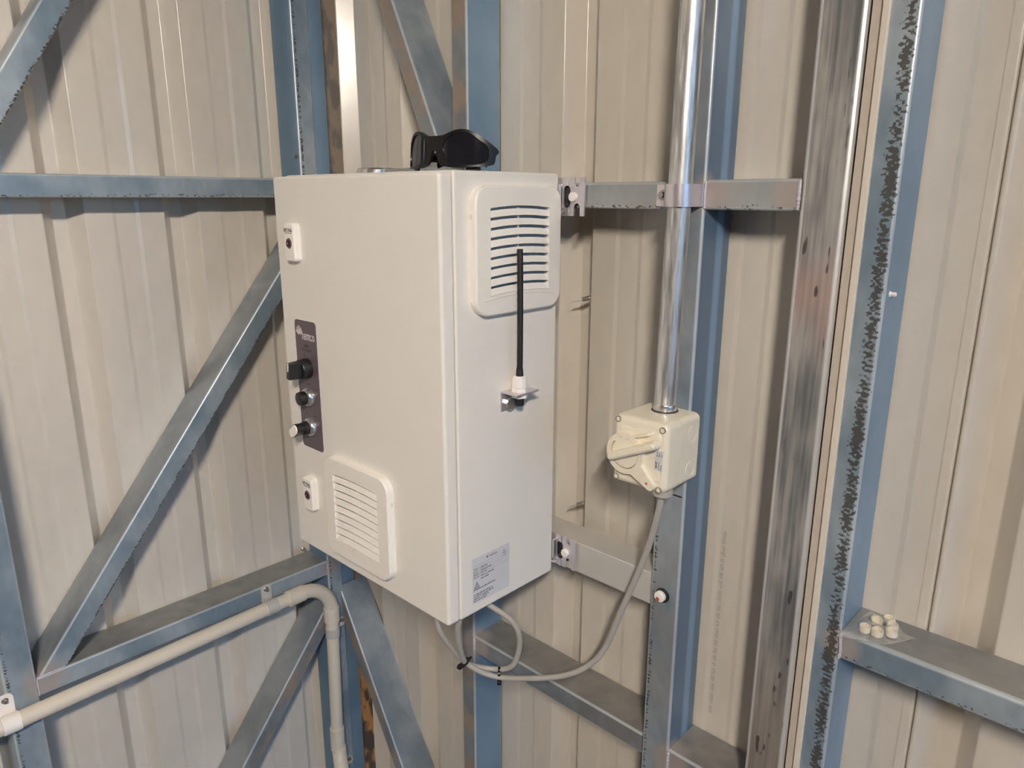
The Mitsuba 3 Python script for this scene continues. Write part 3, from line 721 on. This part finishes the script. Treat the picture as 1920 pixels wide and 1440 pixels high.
add('washer', on_front(lathe([(0, 0), (0.0105, 0), (0.0105, 0.0015), (0, 0.0015)], 28), 0.8975, 1.0632, FY - 0.0002), 'mat_black', k)
add('head', on_front(lathe([(0, 0.0015), (0.0080, 0.0015), (0.0080, 0.006), (0.0066, 0.0078), (0, 0.0085)], 28), 0.8955, 1.0622, FY - 0.0002), 'mat_white', k)
add('rust_spot', on_front(put(disc(0.0036, 0.0006, 0.0002, 5), V(0, 0, 0.0078), X, Y, Z), 0.8945, 1.0595, FY - 0.0005), 'mat_red', k)

# ------------------------------------------------------------------ screw tips on the cladding and small screws
def tek(label, p, d, l=0.027):
    k = thing('screw_tip', label, 'screw')
    d = V(*d) / np.linalg.norm(d); a = np.cross(d, [0.1, 0.2, 1.0]); a /= np.linalg.norm(a); b = np.cross(d, a)
    sh = lathe([(0, 0), (0.0031, 0), (0.0031, l * 0.45), (0.0027, l * 0.47), (0, l * 0.47)], 12)
    for i in range(5): sh = cat_(sh, put(lathe([(0.0029, 0), (0.0040, 0.0008), (0.0029, 0.0016)], 12), V(0, 0, 0.001 + i * l * 0.085), X, Y, Z))
    add('thread', put(sh, V(*p), a, b, d), 'mat_screw', k, 30)
    pt_ = cat_(box(0.0003, 0.0027, -0.0008, 0.0008, l * 0.42, l * 0.92, 0), box(-0.0027, -0.0003, -0.0006, 0.0006, l * 0.42, l, 0))
    add('drill_point', put(pt_, V(*p), a, b, d), 'mat_chrome', k, False)
tek('drill-point screw tip poking through the wall right of the side vent', (0.7000, -0.001, 1.4530), (-1, -0.75, -0.38))
tek('drill-point screw tip poking through the wall above the pale aluminium rail', (0.7000, -0.001, 1.1180), (-1, -0.75, -0.42))
tek('screw tip poking through the left wall beside the lower left corner of the cabinet', (0.001, -0.1205, 0.8330), (1, -0.2, -0.1), 0.014)
hex_screw('upright_screw', 'small pale screw head on the side of the mouldy upright', lambda m: put(m, V(1.1334, -0.060, 1.5030), Y, Z, X), 0.0032, 0.0024, mats=('mat_gland', 'mat_gland'))
hex_screw('corner_screw', 'dark screw on the side of the corner upright above the cabinet', lambda m: put(m, V(0.066, -0.1042, 1.6750), X, -Z, -Y), 0.0042, 0.0028)

# ------------------------------------------------------------------ PVC conduit on the left wall
CX = FX + 0.0173; CR = 0.0138
cd = thing('plastic_conduit', 'cream plastic conduit that slopes along the left wall, bends and drops down', 'conduit')
line = lambda y: V(CX, y, 0.7735 + (y + 0.70) * 0.0175)
yv, ztop = -0.1120, 0.700
add('long_pipe', sweep([line(y) for y in (-1.6, -1.2, -0.8, -0.4, -0.196)], CR, 28), 'mat_pvc', cd, True)
rb = 0.068
zc = line(-0.18)[2]; cyb = yv - rb
bend = [V(CX, cyb - 0.030, zc)] + [V(CX, cyb + rb * math.sin(a), zc - rb * (1 - math.cos(a))) for a in np.linspace(0, math.pi / 2, 22)] + [V(CX, yv, zc - rb - 0.012)]
add('elbow', sweep(bend, CR + 0.0010, 28), 'mat_pvc', cd, True)
add('socket', sweep([V(CX, cyb - 0.033, zc - 0.0006), V(CX, cyb - 0.032, zc - 0.0006), V(CX, cyb + 0.003, zc), V(CX, cyb + 0.004, zc)], [CR + 0.0022, CR + 0.0032, CR + 0.0032, CR + 0.0014], 28), 'mat_pvc', cd, 30)
zb = zc - rb
add('socket', sweep([V(CX, yv, zb + 0.006), V(CX, yv, zb + 0.005), V(CX, yv, zb - 0.029), V(CX, yv, zb - 0.030)], [CR + 0.0014, CR + 0.0032, CR + 0.0032, CR + 0.0022], 28), 'mat_pvc', cd, 30)
add('drop_pipe', sweep([V(CX, yv, zb), V(CX, yv - 0.0035, 0.52), V(CX, yv - 0.0065, 0.385)], CR, 28), 'mat_pvc', cd, True)
flx = thing('flexible_conduit', 'cream corrugated flexible conduit at the bottom of the plastic drop pipe', 'conduit')
cor_p, cor_r = [], []
for i in range(320):
    t = i / 319; zz_ = 0.360 - 0.26 * t
    cor_p.append(V(CX + 0.002, yv - 0.0062 + 0.010 * t + 0.02 * t * t, zz_)); cor_r.append(CR - 0.0004 + 0.0030 * (0.5 + 0.5 * math.sin(i * 1.05)))
add('corrugated_tube', sweep(cor_p, cor_r, 28), 'mat_pvc', flx, True)
add('cuff', sweep([V(CX, yv - 0.0065, 0.4095), V(CX, yv - 0.0065, 0.4090), V(CX, yv - 0.0067, 0.352), V(CX, yv - 0.0065, 0.350)], [CR + 0.0006, CR + 0.0026, CR + 0.0026, CR + 0.0010], 28), 'mat_pvc', flx, 30)

def saddle_y(label, y, up=True, w=0.024, m='mat_saddle'):
    """conduit saddle on the sloping pipe: strap around it, tab above with a screw"""
    k = thing('conduit_saddle', label, 'conduit clip')
    c = line(y)
    v = sweep([c - Y * w / 2, c - Y * (w / 2 - 0.0004), c + Y * (w / 2 - 0.0004), c + Y * w / 2], [CR + 0.0004, CR + 0.0018, CR + 0.0018, CR + 0.0004], 28, False)
    add('strap', v, m, k, 30)
    tab = rplate(w * 0.92, 0.050, 0.009, 0.0016, 0.0004)
    add('tab', put(tab, V(FX + 0.0002, y - 0.0005, c[2] + CR + 0.0055), -Y, Z, X), m, k)
    s = hex_screw('saddle_screw', 'screw in the conduit saddle ' + label.split('saddle ')[-1], lambda q: put(q, V(FX + 0.0018, y - 0.0005, c[2] + CR + 0.0200), -Y, Z, X), 0.0052, 0.0034)
saddle_y('grey plastic saddle near the conduit elbow', -0.2500)
saddle_y('whitish saddle at the left edge', -0.7080, w=0.026, m='mat_gland')
def saddle_z(label, z, yc):
    k = thing('conduit_saddle', label, 'conduit clip')
    w = 0.022
    v = sweep([V(CX, yc, z - w / 2), V(CX, yc, z - w / 2 + 0.0004), V(CX, yc, z + w / 2 - 0.0004), V(CX, yc, z + w / 2)], [CR + 0.0004, CR + 0.0020, CR + 0.0020, CR + 0.0004], 28, False)
    add('strap', v, 'mat_saddle', k, 30)
    tab = rplate(0.044, w, 0.009, 0.0016, 0.0004)
    add('tab', put(tab, V(FX + 0.0002, yc + 0.0215, z + 0.003), Y, Z, X), 'mat_saddle', k)
    hex_screw('saddle_screw', 'screw in the saddle ' + label.split('saddle ')[-1], lambda q: put(q, V(FX + 0.0018, yc + 0.0330, z + 0.008), Y, Z, X), 0.0052, 0.0034)
saddle_z('grey saddle on the vertical conduit just below the elbow', 0.6580, yv - 0.0005)
saddle_z('grey saddle low on the corner upright beside the corrugated conduit', 0.2820, yv - 0.0030)

# ------------------------------------------------------------------ grey cables and ties
CB = 0.0042
iso_cab = [(0.9230, -0.134, 1.2395), (0.9200, -0.133, 1.2257), (0.9073, -0.126, 1.1786), (0.8789, -0.119, 1.0955), (0.8519, -0.117, 1.0214), (0.8257, -0.122, 0.9537), (0.7957, -0.135, 0.9204), (0.7509, -0.155, 0.8982), (0.7155, -0.17, 0.8873), (0.685, -0.182, 0.88), (0.6646, -0.2, 0.8878), (0.6474, -0.225, 0.9139), (0.646, -0.25, 0.9516), (0.6472, -0.268, 0.9833), (0.6466, -0.272, 1.0294)]
add('power_cable', sweep(spline(iso_cab, 140), CB, 14), 'mat_cable', smooth=True, label='grey cable that hangs in a curve from the isolator to the underside of the cabinet', cat='cable')
loop = [(0.688, -0.262, 1.0294), (0.6805, -0.262, 1.0102), (0.671, -0.255, 0.9791), (0.6595, -0.24, 0.9421), (0.6508, -0.215, 0.9029), (0.6594, -0.195, 0.8912), (0.6788, -0.178, 0.8892), (0.6983, -0.172, 0.9003), (0.7119, -0.17, 0.9321), (0.7184, -0.176, 0.9673), (0.7119, -0.19, 0.9978), (0.6936, -0.205, 1.015), (0.678, -0.215, 1.0294)]
add('cable_loop', sweep(spline(loop, 120), CB, 14), 'mat_cable', smooth=True, label='grey cable loop hanging straight under the cabinet', cat='cable')
def tie(label, c, d, up):
    k = thing('cable_tie', label, 'cable tie')
    d = V(*d) / np.linalg.norm(d); up = V(*up); up = up - d * (up @ d); up /= np.linalg.norm(up); s = np.cross(d, up)
    rg = rring(0.0115, 0.0200, 0.0056, 6); rg2 = rring(0.0097, 0.0182, 0.0047, 6); n = len(rg)
    v = [(*q, zz) for zz in (-0.0022, 0.0022) for q in rg] + [(*q, zz) for zz in (-0.0022, 0.0022) for q in rg2]
    f = []
    for i in range(n):
        j = (i + 1) % n
        f += [(i, j, j + n), (i, j + n, i + n), (2 * n + i, 3 * n + j, 2 * n + j), (2 * n + i, 3 * n + i, 3 * n + j), (n + i, n + j, 3 * n + j), (n + i, 3 * n + j, 3 * n + i), (i, 2 * n + j, j), (i, 2 * n + i, 2 * n + j)]
    add('band', put(trimesh.Trimesh(np.array(v), np.array(f), process=False), V(*c), s, up, d), 'mat_black', k, 30)
    add('head', put(box(-0.0032, 0.0032, -0.0150, -0.0090, -0.0034, 0.0034, 0.0008), V(*c), s, up, d), 'mat_black', k)
    add('tail', put(box(-0.0006, 0.0006, 0.0090, 0.0160, -0.0018, 0.0018), V(*c), s, up, d), 'mat_black', k, False)
TIE1, TIE2 = (0.6490, -0.2230, 0.9095), (0.6815, -0.1805, 0.8800)
tie('black cable tie on the left of the cable loop', TIE1, (0.5, 0.55, -0.66), (0.5, 0.3, 0.7))
tie('black cable tie at the lowest point of the cable loop', TIE2, (0.75, 0.65, 0.0), (0, 0, 1))

# ------------------------------------------------------------------ sunglasses and tool on the cabinet top
sg = thing('sunglasses', 'black wraparound sunglasses lying on top of the cabinet', 'sunglasses')
GX, GY, GZ = 0.648, -0.2560, CZ1 + 0.0030
GR, GS, GA = 0.078, 1.0, math.radians(8)
outer = [(0, .0385), (.008, .0385), (.015, .0400), (.024, .0445), (.035, .0460), (.047, .0430), (.058, .0355), (.068, .0285), (.077, .0220), (.0775, .0170), (.0740, .0150), (.0735, .0060), (.0705, .0025), (.055, .0010), (.040, .0000), (.028, .0003), (.018, .0012), (.0105, .0030), (.0062, .0080), (.0046, .0150), (.0030, .0205), (0, .0220)]
lens = [(.0118, .0240), (.0140, .0320), (.0230, .0390), (.0350, .0420), (.0450, .0395), (.0560, .0312), (.0640, .0248), (.0655, .0200), (.0640, .0080), (.0580, .0052), (.0420, .0038), (.0280, .0045), (.0180, .0085), (.0135, .0155)]
def smooth_poly(p, close=True):
    from scipy.interpolate import splprep, splev
    p = np.array(p + [p[0]]) if close else np.array(p)
    tck, _ = splprep(p.T, s=0, per=close, k=3); return np.array(splev(np.linspace(0, 1, 70), tck)).T
half = Polygon(outer)
def chaikin(p, n=2):
    q = np.array(p.exterior.coords)[:-1]
    for _ in range(n):
        nx = np.roll(q, -1, axis=0); q = np.stack([0.75 * q + 0.25 * nx, 0.25 * q + 0.75 * nx], 1).reshape(-1, 2)
    return Polygon(q)
full = chaikin(unary_union([half, affinity.scale(half, -1, 1, origin=(0, 0))]).buffer(0.0003).buffer(-0.0003).simplify(0.0004))
lp = Polygon(smooth_poly(lens))
lpl = affinity.scale(lp, -1, 1, origin=(0, 0))
def bend_(m, dep=0.0):
    v = m.vertices.copy(); u, h, t = v[:, 0], v[:, 1], v[:, 2]
    a = u / GR; R = GR + t
    m.vertices = np.stack([GX + R * np.sin(a) * 1.06, GY + GR - R * np.cos(a) + 0.10 * (h - 0.02), GZ + h], 1)
    return m
fr = ext(full.difference(unary_union([lp, lpl])), 0.0042)
fr = fr.subdivide_to_size(0.0035); fr.merge_vertices()
GROT = frame_mat(V(GX, GY, GZ), V(math.cos(GA), math.sin(GA), 0) * GS, V(-math.sin(GA), math.cos(GA), 0) * GS, Z * GS) @ frame_mat(V(-GX, -GY, -GZ), X, Y, Z)
_add0 = add
def add(name, mesh, *a, **k):
    mesh = mesh.copy(); mesh.apply_transform(GROT); return _add0(name, mesh, *a, **k)
add('frame', bend_(fr), 'mat_frame', sg, 35)
for q in (lp, lpl):
    l = ext(q.buffer(0.0006), 0.0012); l.apply_translation([0, 0, 0.0012]); l = l.subdivide_to_size(0.0035); l.merge_vertices()
    add('lens', bend_(l), 'mat_lens', sg, 35)
for s in (-1, 1):
    a = s * 0.0725 / GR
    hx_, hy_ = GX + GR * math.sin(a) * 1.06, GY + GR - GR * math.cos(a)
    oy = 0.004 if s > 0 else 0.010
    path = spline([(hx_ - s * 0.002, hy_ + 0.002, GZ + 0.0185), (hx_ - s * 0.008, hy_ + oy + 0.004, GZ + 0.0175), (hx_ - s * 0.030, hy_ + oy + 0.007, GZ + 0.0155), (hx_ - s * 0.075, hy_ + oy + 0.009, GZ + 0.0120), (hx_ - s * 0.105, hy_ + oy + 0.012, GZ + 0.0060)], 30)
    tm = sweep(path, 1.0, 12); ctr = np.repeat(path, 12, axis=0)
    off = tm.vertices[:-2] - ctr
    wz = np.repeat(np.interp(np.linspace(0, 1, 30), [0, .3, 1], [.0075, .0060, .0040]), 12)
    tm.vertices[:-2] = ctr + np.stack([off[:, 0] * 0.0016, off[:, 1] * 0.0016, off[:, 2] * wz], 1)
    add('temple', tm, 'mat_frame', sg, 40)
for s in (-1, 1):
    a = s * 0.050 / GR
    add('foot_pad', box(-0.009, 0.009, -0.002, 0.002, -0.0030, 0.0012, 0.001).apply_transform(frame_mat(V(GX + GR * math.sin(a), GY + GR - GR * math.cos(a), GZ), V(math.cos(a), math.sin(a), 0), V(-math.sin(a), math.cos(a), 0), Z)), 'mat_frame', sg)

add = _add0

tl = thing('metal_tool', 'flat metal tool with a round end lying on the cabinet top beside the sunglasses', 'hand tool')
add('round_end', put(lathe([(0.010, 0.0), (0.0255, 0.0), (0.0290, 0.0022), (0.0290, 0.0075), (0.0270, 0.0098), (0.010, 0.0098), (0.010, 0.0)], 40), V(0.4420, -0.1950, CZ1), X, Y, Z), 'mat_chrome', tl)
add('shaft', box(0.4690, 0.640, -0.2010, -0.1890, CZ1 + 0.0030, CZ1 + 0.0082, 0.001), 'mat_chrome', tl)

# ------------------------------------------------------------------ bag of screw caps on the right girt
GT = 1.1135
caps = [(1.1536, -0.0578), (1.1666, -0.0570), (1.1756, -0.0335), (1.1588, -0.0352), (1.1686, -0.0212), (1.1790, -0.0478)]
tilt = [0, 5, -4, 14, 6, -6]
for i, ((x, y), tdeg) in enumerate(zip(caps, tilt)):
    k = thing('screw_cap', ['small round cream screw cap at the left end inside the bag', 'small round cream screw cap at the front of the heap inside the bag', 'small round cream screw cap at the right of the heap inside the bag',
              'small round cream screw cap tipped on its side in the middle of the bag', 'small round cream screw cap at the back of the heap inside the bag', 'small round cream screw cap half hidden between the front and right caps in the bag'][i], 'screw cap', 'cream screw caps in the bag')
    m = lathe([(0, 0), (0.0058, 0), (0.0063, 0.0010), (0.0063, 0.0072), (0.0056, 0.0076), (0.0053, 0.0072), (0.0050, 0.0012), (0, 0.0010)], 24)
    R = trimesh.transformations.rotation_matrix(math.radians(tdeg), [1, 0.4, 0])
    m.apply_transform(R); m.apply_translation([x, y, GT + 0.0009 - m.bounds[0][2]])
    add('shell', m, 'mat_cream', k, 30)
    add('stud', put(disc(0.0020, 0.0045, 0.0005, 12).apply_transform(R), V(x, y, GT + 0.0022 + (0.004 if abs(tdeg) > 40 else 0)), X, Y, Z), 'mat_cream', k, 30)
def bag():
    nu, nv = 34, 26
    c00, c10, c11, c01 = V(1.1345, -0.0880), V(1.1790, -0.0700), V(1.2010, -0.0330), V(1.1435, -0.0090)
    v = []
    for s in (0, 1):
        for j in range(nv):
            for i in range(nu):
                a, b = i / (nu - 1), j / (nv - 1)
                q = (1 - a) * (1 - b) * c00 + a * (1 - b) * c10 + a * b * c11 + (1 - a) * b * c01
                e = min(1, 5 * min(a, 1 - a, b, 1 - b))
                w = meshkit.fbm(V(q[0] * 70, q[1] * 70, s * 3.0), 3) - 0.5
                near = max(math.exp(-((q[0] - x) ** 2 + (q[1] - y) ** 2) / 0.00011) for x, y in caps)
                q = q + 0.0025 * (meshkit.noise(V(a * 5, b * 5, 9.0)) - 0.5)
                z = GT + 0.0004 if s == 0 else GT + 0.0008 + e * (0.0030 + 0.0115 * near + 0.006 * w) + (1 - e) * 0.0015 * abs(w) * 4
                v.append((q[0], q[1], max(z, GT + 0.0004 + 0.0003 * s)))
    f = []; n = nu * nv
    for j in range(nv - 1):
        for i in range(nu - 1):
            a = j * nu + i
            f += [(a, a + nu + 1, a + 1), (a, a + nu, a + nu + 1), (n + a, n + a + 1, n + a + nu + 1), (n + a, n + a + nu + 1, n + a + nu)]
    bd = [i for i in range(nu)] + [j * nu + nu - 1 for j in range(1, nv)] + [(nv - 1) * nu + i for i in range(nu - 2, -1, -1)] + [j * nu for j in range(nv - 2, 0, -1)]
    for p, q in zip(bd, bd[1:] + bd[:1]): f += [(p, q, q + n), (p, q + n, p + n)]
    return trimesh.Trimesh(np.array(v), np.array(f), process=False)
add('plastic_bag', bag(), 'mat_bag', smooth=True, label='small clear plastic bag of cream screw caps on the girt at the right', cat='plastic bag')

# ------------------------------------------------------------------ the lamp that lights the corner
lm = thing('batten_light', 'white batten light hanging behind the photographer', 'ceiling light')
s_ = np.cross(LAMP_D, Z)
B = lambda m: put(m, LAMP_C, LAMP_D, -s_, Z)
add('housing', B(box(-LAMP_L / 2 - 0.02, LAMP_L / 2 + 0.02, -0.035, 0.035, 0.026, 0.060, 0.004)), 'mat_lamp_body', lm)
k = add('diffuser', B(box(-LAMP_L / 2, LAMP_L / 2, -0.021, 0.021, -0.014, 0.0258, 0.008)), 'mat_lamp_body', lm)
scene[k]['emitter'] = {'type': 'area', 'radiance': rgb(*LAMP)}
for s in (-0.3, 0.3): add('hanger', B(cat_(box(s - 0.003, s + 0.003, -0.003, 0.003, 0.06, 0.43))), 'mat_screw', lm, False)
